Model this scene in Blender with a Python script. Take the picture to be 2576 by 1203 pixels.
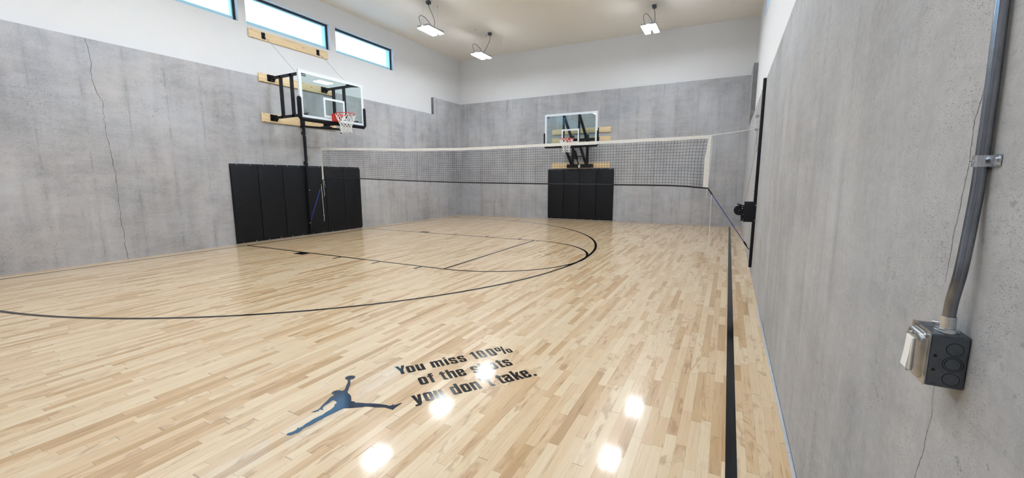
import bpy, bmesh, math, random
from mathutils import Vector, Matrix
random.seed(7)
sc = bpy.context.scene
for o in list(bpy.data.objects):
    bpy.data.objects.remove(o, do_unlink=True)
COL = sc.collection

# ------------------------------------------------------------------ camera
CAM_H = 1.457
cam_data = bpy.data.cameras.new('camera')
cam_data.sensor_fit = 'HORIZONTAL'; cam_data.sensor_width = 36.0
cam_data.lens = 36.0 * 1037.085 / 2576.0
cam_data.clip_start = 0.02; cam_data.clip_end = 200
cam = bpy.data.objects.new('camera', cam_data); COL.objects.link(cam)
_yaw, _pit, _rol = 0.4810331, 0.1429792, -0.002385
_F = Vector((-math.sin(_yaw)*math.cos(_pit), math.cos(_yaw)*math.cos(_pit), -math.sin(_pit)))
_R = Vector((math.cos(_yaw), math.sin(_yaw), 0)); _U = _R.cross(_F)
_c, _s = math.cos(_rol), math.sin(_rol)
_R, _U = _c*_R + _s*_U, -_s*_R + _c*_U
_M = Matrix(((_R.x, _U.x, -_F.x, 0), (_R.y, _U.y, -_F.y, 0), (_R.z, _U.z, -_F.z, CAM_H), (0, 0, 0, 1)))
cam.matrix_world = _M
sc.camera = cam

# ------------------------------------------------------------------ sky, exposure, window portals
world = bpy.data.worlds.new('sky'); sc.world = world; world.use_nodes = True
bg = world.node_tree.nodes['Background']
bg.inputs['Color'].default_value = (0.36, 0.70, 1.0, 1)
SKY = 2.7
bg.inputs['Strength'].default_value = SKY
vs = sc.view_settings
vs.view_transform = 'Standard'; vs.look = 'None'; vs.gamma = 1.0; vs.use_curve_mapping = False
vs.exposure = 0.37
LAMP = 74.0

cy_ = sc.cycles
cy_.use_adaptive_sampling = True; cy_.adaptive_threshold = .06; cy_.adaptive_min_samples = 16; cy_.use_denoising = True
cy_.max_bounces = 6; cy_.diffuse_bounces = 3; cy_.glossy_bounces = 3; cy_.transmission_bounces = 2; cy_.transparent_max_bounces = 8
cy_.caustics_reflective = False; cy_.caustics_refractive = False

# room numbers (metres)
XL, XR, YB, YF = -9.8856, 0.3865, 14.4392, -5.0
HL, HR, HB = 3.8666, 2.8941, 4.4787
XLD, XRD, YBD = -9.985, 0.50, 14.50           # painted upper walls stand back from the concrete
WINS_L = [(-3.45, -1.17), (-1.0, 1.28), (1.22+0.0, 1.22+0.0), (3.66, 5.94), (6.12, 8.40), (8.59, 10.86)]
WINS_L[2] = (1.45, 3.49)
_k = 9.985/10.06; WINS_L = [(a*_k, b*_k) for a, b in WINS_L]
WINS_R = [(2.0, 4.28), (4.46, 6.74), (6.92, 9.20), (9.38, 11.55)]
def ceil_z(x): return 6.192 + (x - XL) / (XR + .3 - XL) * (6.0938 - 6.192)

def portal(name, x, y0, y1, z0, z1, sx):
    d = bpy.data.lights.new(name, 'AREA'); d.shape = 'RECTANGLE'; d.size = z1-z0; d.size_y = y1-y0
    d.cycles.is_portal = True
    o = bpy.data.objects.new(name, d); COL.objects.link(o)
    o.location = (x, (y0+y1)/2, (z0+z1)/2)
    o.rotation_euler = (0, -sx*math.pi/2, 0)
for a, b in WINS_L: portal('window_portal', XLD-.2, a, b, 4.993, 5.678, 1)
for a, b in WINS_R: portal('window_portal', XRD+.2, a, b, 5.1, 5.75, -1)

# ------------------------------------------------------------------ helpers
class MB:
    def __init__(s): s.v = []; s.f = []; s.m = []; s.sm = []
    def add(s, vs_, fs, m=0, smooth=False):
        b = len(s.v); s.v += [tuple(v) for v in vs_]
        for f in fs: s.f.append(tuple(b+i for i in f)); s.m.append(m); s.sm.append(smooth)
        return s
    def box(s, x0, x1, y0, y1, z0, z1, m=0):
        v = [(x, y, z) for x in (x0, x1) for y in (y0, y1) for z in (z0, z1)]
        return s.add(v, [(0,1,3,2), (4,6,7,5), (0,4,5,1), (2,3,7,6), (0,2,6,4), (1,5,7,3)], m)
    def bbox(s, x0, x1, y0, y1, z0, z1, r=.004, m=0, seg=2):
        bm = bmesh.new(); bmesh.ops.create_cube(bm, size=1)
        for v in bm.verts: v.co = Vector(((x0+x1)/2+v.co.x*(x1-x0), (y0+y1)/2+v.co.y*(y1-y0), (z0+z1)/2+v.co.z*(z1-z0)))
        bmesh.ops.bevel(bm, geom=bm.edges[:], offset=r, segments=seg, profile=.5, affect='EDGES')
        return s.bm(bm, m, True)
    def bm(s, bm, m=0, smooth=False, mat=None):
        bm.verts.index_update(); vs_ = [(mat @ v.co if mat else v.co) for v in bm.verts]
        s.add(vs_, [[v.index for v in f.verts] for f in bm.faces], m, smooth); bm.free(); return s
    def tube(s, pts, r, seg=8, m=0, closed=False, flat=1.0, caps=True):
        pts = [Vector(p) for p in pts]; n = len(pts)
        rs = r if isinstance(r, (list, tuple)) else [r]*n
        ts = []
        for i in range(n):
            a = pts[(i-1) % n] if closed or i > 0 else pts[0]
            b = pts[(i+1) % n] if closed or i < n-1 else pts[-1]
            t = (b-a); ts.append(t.normalized() if t.length > 1e-9 else Vector((0, 0, 1)))
        up = Vector((0, 0, 1)) if abs(ts[0].z) < .9 else Vector((1, 0, 0))
        nx = ts[0].cross(up).normalized(); vs_ = []
        for i in range(n):
            nx = (nx - ts[i]*nx.dot(ts[i])).normalized(); ny = ts[i].cross(nx)
            for k in range(seg):
                a = 2*math.pi*(k+.5)/seg
                vs_.append(pts[i] + nx*math.cos(a)*rs[i] + ny*math.sin(a)*rs[i]*flat)
        fs = []
        for i in range(n if closed else n-1):
            for k in range(seg):
                a, b = i*seg+k, i*seg+(k+1) % seg; j = ((i+1) % n)*seg
                fs.append((a, b, j+(k+1) % seg, j+k))
        if not closed and caps: fs += [tuple(range(seg))[::-1], tuple(range((n-1)*seg, n*seg))]
        return s.add(vs_, fs, m, seg > 4)
    def bar(s, a, b, w, h=None, m=0):          # square tube from a to b
        a, b = Vector(a), Vector(b); h = h or w; t = (b-a).normalized()
        up = Vector((0, 0, 1)) if abs(t.z) < .95 else Vector((0, 1, 0))
        nx = t.cross(up).normalized(); ny = nx.cross(t)
        v = [p + nx*i*w/2 + ny*j*h/2 for p in (a, b) for i, j in ((-1,-1), (1,-1), (1,1), (-1,1))]
        return s.add(v, [(3,2,1,0), (4,5,6,7), (0,1,5,4), (1,2,6,5), (2,3,7,6), (3,0,4,7)], m)
    def cyl(s, a, b, r, seg=16, m=0, r2=None): return s.tube([a, b], [r, r if r2 is None else r2], seg, m)
    def ring(s, c, ax, R, r, n=24, seg=8, m=0):
        ax = Vector(ax).normalized(); u = ax.cross(Vector((0, 0, 1)) if abs(ax.z) < .9 else Vector((1, 0, 0))).normalized(); w = ax.cross(u)
        return s.tube([Vector(c)+u*R*math.cos(2*math.pi*i/n)+w*R*math.sin(2*math.pi*i/n) for i in range(n)], r, seg, m, closed=True)
    def sphere(s, c, r, m=0):
        bm = bmesh.new(); bmesh.ops.create_uvsphere(bm, u_segments=12, v_segments=8, radius=r)
        return s.bm(bm, m, True, Matrix.Translation(Vector(c)))
    def build(s, name, mats, parent=None, recalc=True):
        me = bpy.data.meshes.new(name); me.from_pydata(s.v, [], s.f)
        if not isinstance(mats, (list, tuple)): mats = [mats]
        for m in mats: me.materials.append(m)
        me.polygons.foreach_set('material_index', s.m); me.polygons.foreach_set('use_smooth', s.sm)
        if recalc:
            bm = bmesh.new(); bm.from_mesh(me); bmesh.ops.recalc_face_normals(bm, faces=bm.faces[:]); bm.to_mesh(me); bm.free()
        me.update()
        if any(s.sm):
            try: me.set_sharp_from_angle(angle=math.radians(40))
            except Exception: pass
        o = bpy.data.objects.new(name, me); COL.objects.link(o)
        if parent: o.parent = parent; o.matrix_parent_inverse = Matrix.Translation(-Vector(parent.location)) if False else Matrix()
        return o
def thing(name, label, cat, loc=(0, 0, 0), group=None, rz=0):
    o = bpy.data.objects.new(name, None); o.empty_display_size = .1; COL.objects.link(o)
    o.location = loc; o.rotation_euler = (0, 0, rz); o['label'] = label; o['category'] = cat
    if group: o['group'] = group
    return o
def part(mb, name, mat, parent, label=None):
    """mesh given in room coordinates, parented to a thing with a plain translation"""
    p, off = parent, Vector((0, 0, 0))
    while p is not None: off += Vector(p.location); p = p.parent
    mb.v = [(x-off.x, y-off.y, z-off.z) for x, y, z in mb.v]
    o = mb.build(name, mat, parent)
    if label: o['label'] = label
    return o
def struct(o): o['kind'] = 'structure'; return o
def copy_tree(o, parent=None):
    c = o.copy(); COL.objects.link(c)
    if parent: c.parent = parent
    for ch in [x for x in bpy.data.objects if x.parent == o]: copy_tree(ch, c)
    return c
def interp(tab, x):
    for (a, p), (b, q) in zip(tab, tab[1:]):
        if x <= b: t = max(0, (x-a)/(b-a)); t = t if True else t; return p+(q-p)*t
    return tab[-1][1]

# ------------------------------------------------------------------ materials
class NT:
    def __init__(s, name):
        s.mat = bpy.data.materials.new(name); s.mat.use_nodes = True; s.t = s.mat.node_tree
        s.p = s.t.nodes['Principled BSDF']; s.out = s.t.nodes['Material Output']
    def n(s, typ, **kw):
        nd = s.t.nodes.new(typ)
        for k, v in kw.items(): setattr(nd, k, v)
        return nd
    def L(s, a, b): s.t.links.new(a, b)
    def math(s, op, a, b=None, c=None, clamp=False):
        nd = s.n('ShaderNodeMath', operation=op, use_clamp=clamp)
        for i, x in enumerate((a, b, c)):
            if x is None: continue
            if isinstance(x, (int, float)): nd.inputs[i].default_value = x
            else: s.L(x, nd.inputs[i])
        return nd.outputs[0]
    def comb(s, x, y, z=0.0):
        nd = s.n('ShaderNodeCombineXYZ')
        for i, q in enumerate((x, y, z)):
            if isinstance(q, (int, float)): nd.inputs[i].default_value = q
            else: s.L(q, nd.inputs[i])
        return nd.outputs[0]
    def noise(s, vec, scale, detail=4, rough=.55, dist=0.0):
        nd = s.n('ShaderNodeTexNoise'); s.L(vec, nd.inputs['Vector'])
        nd.inputs['Scale'].default_value = scale; nd.inputs['Detail'].default_value = detail
        nd.inputs['Roughness'].default_value = rough; nd.inputs['Distortion'].default_value = dist
        return nd.outputs[0]
    def ramp(s, fac, stops):
        nd = s.n('ShaderNodeValToRGB'); e = nd.color_ramp.elements
        while len(e) < len(stops): e.new(.5)
        for el, (p, c) in zip(e, stops):
            el.position = p; el.color = (*c, 1) if len(c) == 3 else c
        s.L(fac, nd.inputs[0]); return nd.outputs[0]
    def mr(s, x, a, b, c=0.0, d=1.0):
        nd = s.n('ShaderNodeMapRange'); nd.clamp = True
        s.L(x, nd.inputs[0])
        for i, q in enumerate((a, b, c, d)): nd.inputs[i+1].default_value = q
        return nd.outputs[0]
    def mix(s, fac, a, b, mode='MIX'):
        nd = s.n('ShaderNodeMix', data_type='RGBA', blend_type=mode)
        for i, q in ((0, fac), (6, a), (7, b)):
            if isinstance(q, (int, float)): nd.inputs[i].default_value = q
            elif isinstance(q, tuple): nd.inputs[i].default_value = (*q, 1) if len(q) == 3 else q
            else: s.L(q, nd.inputs[i])
        return nd.outputs[2]
    def bump(s, h, strength=.3, dist=.01):
        nd = s.n('ShaderNodeBump'); nd.inputs['Strength'].default_value = strength; nd.inputs['Distance'].default_value = dist
        s.L(h, nd.inputs['Height']); s.L(nd.outputs[0], s.p.inputs['Normal'])
    def sep(s):
        tc = s.n('ShaderNodeTexCoord'); sp = s.n('ShaderNodeSeparateXYZ'); s.L(tc.outputs['Object'], sp.inputs[0]); return sp.outputs, tc.outputs['Object']

def plain(name, col, rough=.5, metal=0.0, spec=.5, var=.06, scale=20, bump=0.0, emit=None):
    m = NT(name); _, co = m.sep()
    nz = m.noise(co, scale, 3)
    f = m.mr(nz, .3, .7)
    c = m.mix(f, tuple(x*(1-var) for x in col), tuple(min(1, x*(1+var)) for x in col))
    m.L(c, m.p.inputs['Base Color'])
    m.p.inputs['Roughness'].default_value = rough; m.p.inputs['Metallic'].default_value = metal
    m.p.inputs['Specular IOR Level'].default_value = spec
    if bump: m.bump(nz, bump, .002)
    if emit:
        m.p.inputs['Emission Color'].default_value = (*emit[0], 1); m.p.inputs['Emission Strength'].default_value = emit[1]
    return m.mat

def concrete(name, axis, dark, mid, light, seam_off=.0, seam=.61, fine=0.0, seam_amt=.2, stip=.8):
    m = NT(name); xyz, co = m.sep(); u = xyz[axis]; v = xyz[2]
    uv = m.comb(u, v, 0.0)
    n1 = m.noise(uv, .55, 5, .62, .4)
    n2 = m.noise(m.comb(m.math('MULTIPLY', u, 3.2), m.math('MULTIPLY', v, .45), 3.1), 1.0, 5, .6, .3)
    n3 = m.noise(m.comb(m.math('MULTIPLY', u, 1.0), m.math('MULTIPLY', v, 3.0), 7.7), 2.4, 6, .65, .2)
    nf = m.noise(m.comb(u, v, 5.0), 32, 4, .7)
    f = m.math('ADD', m.math('MULTIPLY', n1, .40), m.math('ADD', m.math('MULTIPLY', n2, .22), m.math('ADD', m.math('MULTIPLY', n3, .19), m.math('MULTIPLY', nf, .19))))
    c = m.ramp(f, [(.38, dark), (.5, mid), (.61, light)])
    sm = m.mr(m.noise(m.comb(u, v, 71.0), 5.0, 5, .72, .5), .56, .70, 0, .34)
    c = m.mix(sm, c, dark)
    sm2 = m.math('MULTIPLY', m.mr(m.noise(m.comb(m.math('MULTIPLY', u, 7.0), m.math('MULTIPLY', v, .8), 77.0), 1.0, 5, .6, .4), .56, .72, 0, .35), m.mr(n1, .45, .55))
    c = m.mix(sm2, c, tuple(x*.8 for x in dark))
    # whitish lime bloom
    bl = m.mr(m.noise(m.comb(u, v, 21.0), 1.6, 4, .7, .8), .6, .78, 0, .35)
    c = m.mix(bl, c, tuple(min(1, x*1.12) for x in light))
    c = m.mix(m.mr(m.noise(m.comb(u, v, 51.0), .9, 3, .5), .4, .6), m.mix(1.0, c, (1.02, 1.0, .98), 'MULTIPLY'), m.mix(1.0, c, (.99, 1.0, 1.015), 'MULTIPLY'))
    # board joints of the formwork
    wob = m.math('MULTIPLY', m.math('SUBTRACT', m.noise(m.comb(0.0, v, 2.0), 5, 4, .7), .5), .03)
    su = m.math('ADD', m.math('ADD', u, wob), seam_off)
    md = m.math('ABSOLUTE', m.math('SUBTRACT', m.math('FRACT', m.math('DIVIDE', su, seam)), .5))
    line = m.mr(md, .006/seam, .02/seam, 1, 0)
    halo = m.mr(md, .01/seam, .15/seam, 1, 0)
    brk = m.mr(m.noise(m.comb(m.math('MULTIPLY', u, .9), m.math('MULTIPLY', v, 2.2), 11.0), 1.6, 4, .65), .46, .62)
    jb = m.math('MULTIPLY', m.mr(md, .0, .075/seam, 1, 0), m.mr(m.noise(m.comb(m.math('MULTIPLY', u, 1.6), m.math('MULTIPLY', v, 1.1), 91.0), 1.5, 3, .7), .42, .64, 0, .34))
    c = m.mix(jb, c, tuple(x*.8 for x in dark))
    hz = m.mr(m.noise(m.comb(m.math('MULTIPLY', u, 3.0), m.math('MULTIPLY', v, 30.0), 95.0), 1.6, 5, .65), .56, .70, 0, 1)
    c = m.mix(m.math('MULTIPLY', m.math('MULTIPLY', hz, m.mr(m.noise(m.comb(u, v, 97.0), 1.6, 4, .6), .48, .60)), .22 if fine else .4), c, tuple(x*.75 for x in dark))
    sd = m.math('MULTIPLY', m.math('MULTIPLY', line, brk), seam_amt)
    # air holes and honeycombing, denser along joints and lift lines
    lift = m.mr(m.math('ABSOLUTE', m.math('SUBTRACT', v, m.math('ADD', 2.72, m.math('MULTIPLY', m.noise(m.comb(u, 0.0, 4.0), .8, 3), .25)))), .0, .22, .22, 0)
    dens = m.math('ADD', m.math('ADD', m.noise(m.comb(u, v, 9.0), 1.3, 4, .7), m.math('MULTIPLY', halo, .12)), lift)
    dm = m.mr(dens, .52, .72)
    du = m.math('MULTIPLY', m.math('SUBTRACT', m.noise(m.comb(u, v, 61.0), 70, 3, .6), .5), .05)
    def holes(scale, z, r, sx=1.0):
        vo = m.n('ShaderNodeTexVoronoi'); m.L(m.comb(m.math('ADD', m.math('MULTIPLY', u, .55), m.math('MULTIPLY', du, 22.0/scale)), m.math('ADD', v, m.math('MULTIPLY', du, 30.0/scale)), z), vo.inputs['Vector']); vo.inputs['Scale'].default_value = scale
        rnd = m.n('ShaderNodeSeparateColor'); m.L(vo.outputs['Color'], rnd.inputs[0])
        thr = m.math('MULTIPLY', rnd.outputs[0], r)
        return m.mr(m.math('SUBTRACT', vo.outputs['Distance'], thr), -.03, .025, 1, 0)
    h1 = m.math('MULTIPLY', holes(52, 1.0, .26), dm)
    h2 = m.math('MULTIPLY', holes(17, 2.0, .11), m.mr(dens, .5, .62))
    h3 = m.math('MULTIPLY', holes(4.1, 6.0, .028), 1.0)
    hh = m.math('MAXIMUM', m.math('MULTIPLY', h1, stip), m.math('MAXIMUM', m.math('MULTIPLY', h2, stip), h3))
    if fine:
        bandm = m.mr(m.noise(m.comb(m.math('MULTIPLY', u, 9.0), m.math('MULTIPLY', v, .9), 81.0), 1.0, 3, .6, .3), .40, .60, .12, 1)
        h4 = m.math('MULTIPLY', holes(300, 12.0, .36), m.mr(m.noise(m.comb(u, v, 31.0), 5.5, 4, .7), .40, .60, .25, 1))
        hh = m.math('MAXIMUM', hh, m.math('MULTIPLY', m.math('MULTIPLY', h4, bandm), fine))
        h5 = m.mr(m.noise(m.comb(u, v, 41.0), 420, 3, .6), .50, .68, 0, 1)
        c = m.mix(m.mr(m.noise(m.comb(u, v, 43.0), 260, 3, .6), .35, .52, .30, 0), c, dark)
        c = m.mix(m.math('MULTIPLY', m.math('MULTIPLY', h5, bandm), .6), c, tuple(min(1, x*1.25) for x in light))
    dk = m.math('MAXIMUM', m.math('MULTIPLY', hh, .85), sd, clamp=True)
    c = m.mix(dk, c, tuple(x*.22 for x in dark))
    m.L(c, m.p.inputs['Base Color']); m.p.inputs['Roughness'].default_value = .78
    m.p.inputs['Specular IOR Level'].default_value = .3
    m.bump(m.noise(co, 60, 2, .6), .22, .003)
    return m.mat

def maple():
    m = NT('maple_floor'); xyz, co = m.sep(); x, y = xyz[0], xyz[1]
    W = .0572
    r = m.math('DIVIDE', x, W); row = m.math('FLOOR', r); fx = m.math('FRACT', r)
    def wn(vec):
        nd = m.n('ShaderNodeTexWhiteNoise', noise_dimensions='3D'); m.L(vec, nd.inputs['Vector']); return nd
    rr = wn(m.comb(row, 3.3, 0.0)); rv = rr.outputs['Value']; rc = m.n('ShaderNodeSeparateColor'); m.L(rr.outputs['Color'], rc.inputs[0])
    # plank lengths vary within the strip
    ph = m.math('MULTIPLY', rv, 40.0)
    yy = m.math('ADD', m.math('MULTIPLY', y, m.math('ADD', 1.35, m.math('MULTIPLY', rc.outputs[1], .9))), ph)
    yy = m.math('ADD', yy, m.math('MULTIPLY', m.math('SINE', m.math('ADD', m.math('MULTIPLY', yy, 2.1), ph)), .33))
    cell = m.math('FLOOR', yy); fy = m.math('FRACT', yy)
    pid = wn(m.comb(row, cell, 1.0)); pc = m.n('ShaderNodeSeparateColor'); m.L(pid.outputs['Color'], pc.inputs[0])
    k, k2, k3 = pid.outputs['Value'], pc.outputs[0], pc.outputs[1]
    off = m.math('MULTIPLY', k2, 37.0)
    # figure and grain stretched along the strip
    g1 = m.noise(m.comb(m.math('MULTIPLY', x, 26.0), m.math('MULTIPLY', y, 2.2), off), 1.0, 5, .6, .6)
    g2 = m.noise(m.comb(m.math('MULTIPLY', x, 120.0), m.math('MULTIPLY', y, 5.0), off), 1.0, 4, .65, .2)
    g3 = m.noise(m.comb(m.math('MULTIPLY', x, 14.0), m.math('MULTIPLY', y, 5.0), m.math('ADD', off, 9.0)), 1.0, 3, .5, 1.0)
    tone = m.math('ADD', m.math('MULTIPLY', k, .74), m.math('MULTIPLY', g1, .26))
    c = m.ramp(tone, [(.05, (.84, .69, .475)), (.50, (.775, .59, .375)), (.70, (.70, .49, .28)), (.84, (.56, .365, .18)), (.96, (.42, .25, .12))])
    c = m.mix(m.mr(g2, .35, .75, 0, .30), c, (.56, .36, .19))
    # brown heartwood patches and mineral streaks on some strips
    hb = m.math('MULTIPLY', m.mr(g3, .52, .66), m.mr(k3, .45, .8))
    c = m.mix(m.math('MULTIPLY', hb, .6), c, (.42, .235, .11))
    g4 = m.noise(m.comb(m.math('MULTIPLY', x, 75.0), m.math('MULTIPLY', y, 3.2), m.math('ADD', off, 15.0)), 1.0, 3, .55, .3)
    c = m.mix(m.math('MULTIPLY', m.mr(g4, .58, .70), m.mr(k2, .35, .75, .1, .75)), c, (.36, .20, .095))
    ms = m.mr(m.noise(m.comb(m.math('MULTIPLY', x, 150.0), m.math('MULTIPLY', y, 7.0), m.math('ADD', off, 4.0)), 1.0, 2, .5), .66, .74, 0, .65)
    c = m.mix(m.math('MULTIPLY', ms, m.mr(k3, .3, .6)), c, (.25, .14, .07))
    # knots
    vo = m.n('ShaderNodeTexVoronoi'); m.L(m.comb(m.math('MULTIPLY', x, 1.9), m.math('MULTIPLY', y, .9), 1.0), vo.inputs['Vector']); vo.inputs['Scale'].default_value = 1.0
    kd = m.math('ADD', vo.outputs['Distance'], m.math('MULTIPLY', m.noise(m.comb(x, y, 2.0), 30, 3), .025))
    c = m.mix(m.mr(kd, .022, .034, .8, 0), c, (.16, .08, .04))
    # joints
    ex = m.math('MINIMUM', fx, m.math('SUBTRACT', 1.0, fx))
    jx = m.mr(ex, .006, .018, 1, 0)
    ey = m.math('MINIMUM', fy, m.math('SUBTRACT', 1.0, fy))
    jy = m.mr(ey, .0012, .0035, 1, 0)
    jv = m.math('MAXIMUM', m.math('MULTIPLY', jx, m.math('ADD', .30, m.math('MULTIPLY', m.mr(rc.outputs[2], .86, .93), .5))), m.math('MULTIPLY', jy, .55))
    c = m.mix(jv, c, (.20, .11, .05))
    m.L(c, m.p.inputs['Base Color'])
    m.p.inputs['Roughness'].default_value = .30
    m.p.inputs['Coat Weight'].default_value = .5; m.p.inputs['Coat Roughness'].default_value = .085
    m.p.inputs['Specular IOR Level'].default_value = .5
    wv = m.noise(m.comb(m.math('MULTIPLY', x, 9.0), m.math('MULTIPLY', y, 1.5), 2.0), 1.0, 2, .5)
    tilt = m.math('MULTIPLY', m.math('MULTIPLY', m.math('SUBTRACT', fx, .5), m.math('SUBTRACT', k2, .5)), .5)
    m.bump(m.math('ADD', wv, tilt), .08, .004)
    return m.mat
FLOOR_R = .19

def pine(name, along):
    m = NT(name); xyz, co = m.sep(); u = xyz[along]; v = xyz[2]
    g = m.noise(m.comb(m.math('MULTIPLY', u, 1.4), m.math('MULTIPLY', v, 26.0), 0.0), 1.3, 5, .6, .5)
    c = m.ramp(g, [(.3, (.66, .47, .25)), (.5, (.78, .60, .36)), (.68, (.84, .68, .44))])
    vo = m.n('ShaderNodeTexVoronoi'); m.L(m.comb(m.math('MULTIPLY', u, 5.0), m.math('MULTIPLY', v, 9.0), 1.0), vo.inputs['Vector']); vo.inputs['Scale'].default_value = 1.0
    c = m.mix(m.mr(vo.outputs['Distance'], .07, .15, .75, 0), c, (.28, .15, .06))
    m.L(c, m.p.inputs['Base Color']); m.p.inputs['Roughness'].default_value = .6
    return m.mat

def glass_mat(name, tint, spec=1.0):
    m = NT(name); t = m.t; t.nodes.remove(m.p)
    tr = m.n('ShaderNodeBsdfTransparent'); tr.inputs[0].default_value = (*tint, 1)
    gl = m.n('ShaderNodeBsdfGlossy'); gl.inputs['Roughness'].default_value = .01; gl.inputs[0].default_value = (.95, .98, 1, 1)
    fr = m.n('ShaderNodeFresnel'); fr.inputs['IOR'].default_value = 1.5
    mx = m.n('ShaderNodeMixShader'); ge = m.n('ShaderNodeNewGeometry'); m.L(m.math('MULTIPLY', m.math('MULTIPLY', fr.outputs[0], spec), m.math('SUBTRACT', 1.0, ge.outputs['Backfacing'])), mx.inputs[0]); m.L(tr.outputs[0], mx.inputs[1]); m.L(gl.outputs[0], mx.inputs[2])
    m.L(mx.outputs[0], m.out.inputs[0]); return m.mat

CD, CM, CL_ = (.29, .295, .315), (.435, .44, .465), (.53, .535, .56)
M = {}
M['conc_l'] = concrete('concrete_side_wall', 1, CD, CM, CL_, seam_off=.305-.045, stip=.8)
M['conc_b'] = concrete('concrete_end_wall', 0, CD, CM, CL_, seam_off=.1)
M['conc_r'] = concrete('concrete_near_wall', 1, (.275, .28, .29), (.405, .41, .425), (.50, .505, .52), seam_off=.12, fine=.8, seam_amt=.12, stip=.6)
M['drywall'] = plain('white_painted_drywall', (.74, .745, .76), .85, var=.01, scale=3)
M['ceiling'] = plain('ceiling_paint', (.86, .835, .79), .9, var=.01, scale=3)
M['crack'] = plain('crack_shadow', (.10, .095, .09), .95)
M['floor'] = maple()
M['paint'] = plain('black_court_paint', (.005, .005, .007), .12, spec=.28, var=.2, scale=8)
M['ink'] = plain('dark_logo_paint', (.008, .016, .045), .10, spec=.6, var=.2, scale=8)
M['vinyl'] = plain('black_vinyl', (.006, .007, .010), .5, spec=.28, var=.15, scale=6, bump=.15)
M['blackmetal'] = plain('black_powder_coat', (.006, .007, .011), .45, spec=.3, var=.15)
M['rubber'] = plain('black_rubber_pad', (.006, .006, .010), .6, spec=.25, var=.1)
M['steel'] = plain('galvanised_steel', (.50, .52, .55), .33, metal=1.0, var=.12, scale=60)
M['emt'] = plain('conduit_steel', (.27, .29, .33), .16, metal=1.0, var=.25, scale=14)
M['zinc'] = plain('bright_zinc', (.66, .70, .75), .22, metal=1.0, var=.12, scale=90)
M['cover'] = plain('cover_zinc', (.40, .41, .43), .27, metal=1.0, var=.15, scale=40)
M['boxgrey'] = plain('dark_galvanised_box', (.105, .12, .145), .45, metal=.55, var=.12, scale=50)
M['dark'] = plain('dark_opening', (.01, .01, .012), .8)
M['white'] = plain('white_plastic', (.86, .86, .85), .35, var=.02)
M['bwhite'] = plain('white_backboard_paint', (.70, .76, .82), .4, var=.02)
M['tape'] = plain('white_canvas_tape', (.83, .82, .79), .85, var=.06, scale=30, bump=.3)
M['cord'] = plain('white_net_cord', (.86, .86, .87), .8, var=.04)
M['netcord'] = plain('black_net_twine', (.015, .015, .02), .85)
M['blue'] = plain('blue_strap_webbing', (.025, .045, .30), .7, var=.2, scale=80)
M['red'] = plain('red_rim_enamel', (.60, .030, .018), .35, var=.08)
M['stain_shade'] = concrete('stained_shaded_concrete_edge', 0, (.09, .09, .092), (.20, .20, .20), (.45, .44, .43), seam_amt=0.0)  # dirty end faces; the shade of facing away from the lamps is coloured in
M['frame'] = plain('dark_window_frame', (.012, .016, .028), .4)
M['sash'] = plain('pale_window_sash', (.42, .70, .82), .5, var=.03)
M['lampbody'] = plain('lamp_housing_grey', (.42, .43, .45), .45, var=.03)
M['cablegrey'] = plain('grey_flex_cable', (.10, .105, .12), .5)
M['trim'] = plain('grey_edge_strip', (.50, .53, .57), .45, var=.08, scale=12)
M['glass'] = glass_mat('backboard_glass', (.83, .90, .90))
M['pane'] = glass_mat('window_glass', (.93, .97, 1.0))
M['sticker'] = plain('dark_green_sticker', (.01, .06, .07), .4)
M['pine_y'] = pine('pine_board_side', 1); M['pine_x'] = pine('pine_board_end', 0)
_e = NT('lamp_diffuser'); _e.p.inputs['Base Color'].default_value = (.9, .9, .9, 1)
_e.p.inputs['Emission Color'].default_value = (.90, .955, 1.0, 1); _e.p.inputs['Emission Strength'].default_value = LAMP
M['led'] = _e.mat

# ------------------------------------------------------------------ room shell
def ribbon(mb, pts, w, plane, d, m):
    """thin dark crack lying d in front of a wall plane; pts = (u, z)"""
    vs_ = []
    for i, (u, z) in enumerate(pts):
        a = pts[max(0, i-1)]; b = pts[min(len(pts)-1, i+1)]
        t = Vector((b[0]-a[0], b[1]-a[1])).normalized(); n = Vector((-t.y, t.x)); k = w*(.55+.9*random.random())*.5
        for s in (-1, 1):
            vs_.append((plane+d, u+n.x*s*k, z+n.y*s*k))
    mb.add(vs_, [(2*i, 2*i+1, 2*i+3, 2*i+2) for i in range(len(pts)-1)], m)
def jag(pts, step, amp):
    out = []
    for (a, b), (c, d) in zip(pts, pts[1:]):
        n = max(1, int(math.hypot(c-a, d-b)/step))
        for i in range(n):
            t = i/n; out.append((a+(c-a)*t+random.uniform(-amp, amp)*(i > 0), b+(d-b)*t))
    return out+[pts[-1]]

def holed(mb, x0, x1, y0, y1, z0, z1, wins, wz0, wz1, m):
    mb.box(x0, x1, y0, y1, z0, wz0, m)
    mb.box(x0, x1, y0, y1, wz1, z1, m)
    ys = [y0]+[q for w in wins for q in w]+[y1]
    for a, b in zip(ys[::2], ys[1::2]): mb.box(x0, x1, a, b, wz0, wz1, m)
WZL = (4.993, 5.678); WZR = (5.10, 5.75)
w = MB()
w.box(XL-.6, XL, YF, YB+.5, -.1, HL, 0); w.box(XL-.6, XL, 12.69, YB+.5, HL, HB, 0)
holed(w, XLD-.32, XLD, YF, YB+.5, HL-.02, 6.5, WINS_L, *WZL, 1)
crk = [(3.236, 3.862), (3.256, 3.681), (3.272, 3.458), (3.249, 3.335), (3.277, 3.031), (3.35, 2.842), (3.335, 2.705), (3.339, 2.398), (3.355, 2.054), (3.392, 1.632), (3.383, 1.13), (3.376, 0.692), (3.402, 0.505), (3.388, 0.208), (3.404, 0.005)]
ribbon(w, jag(crk, .06, .012), .006, XL, .0012, 2)
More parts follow.
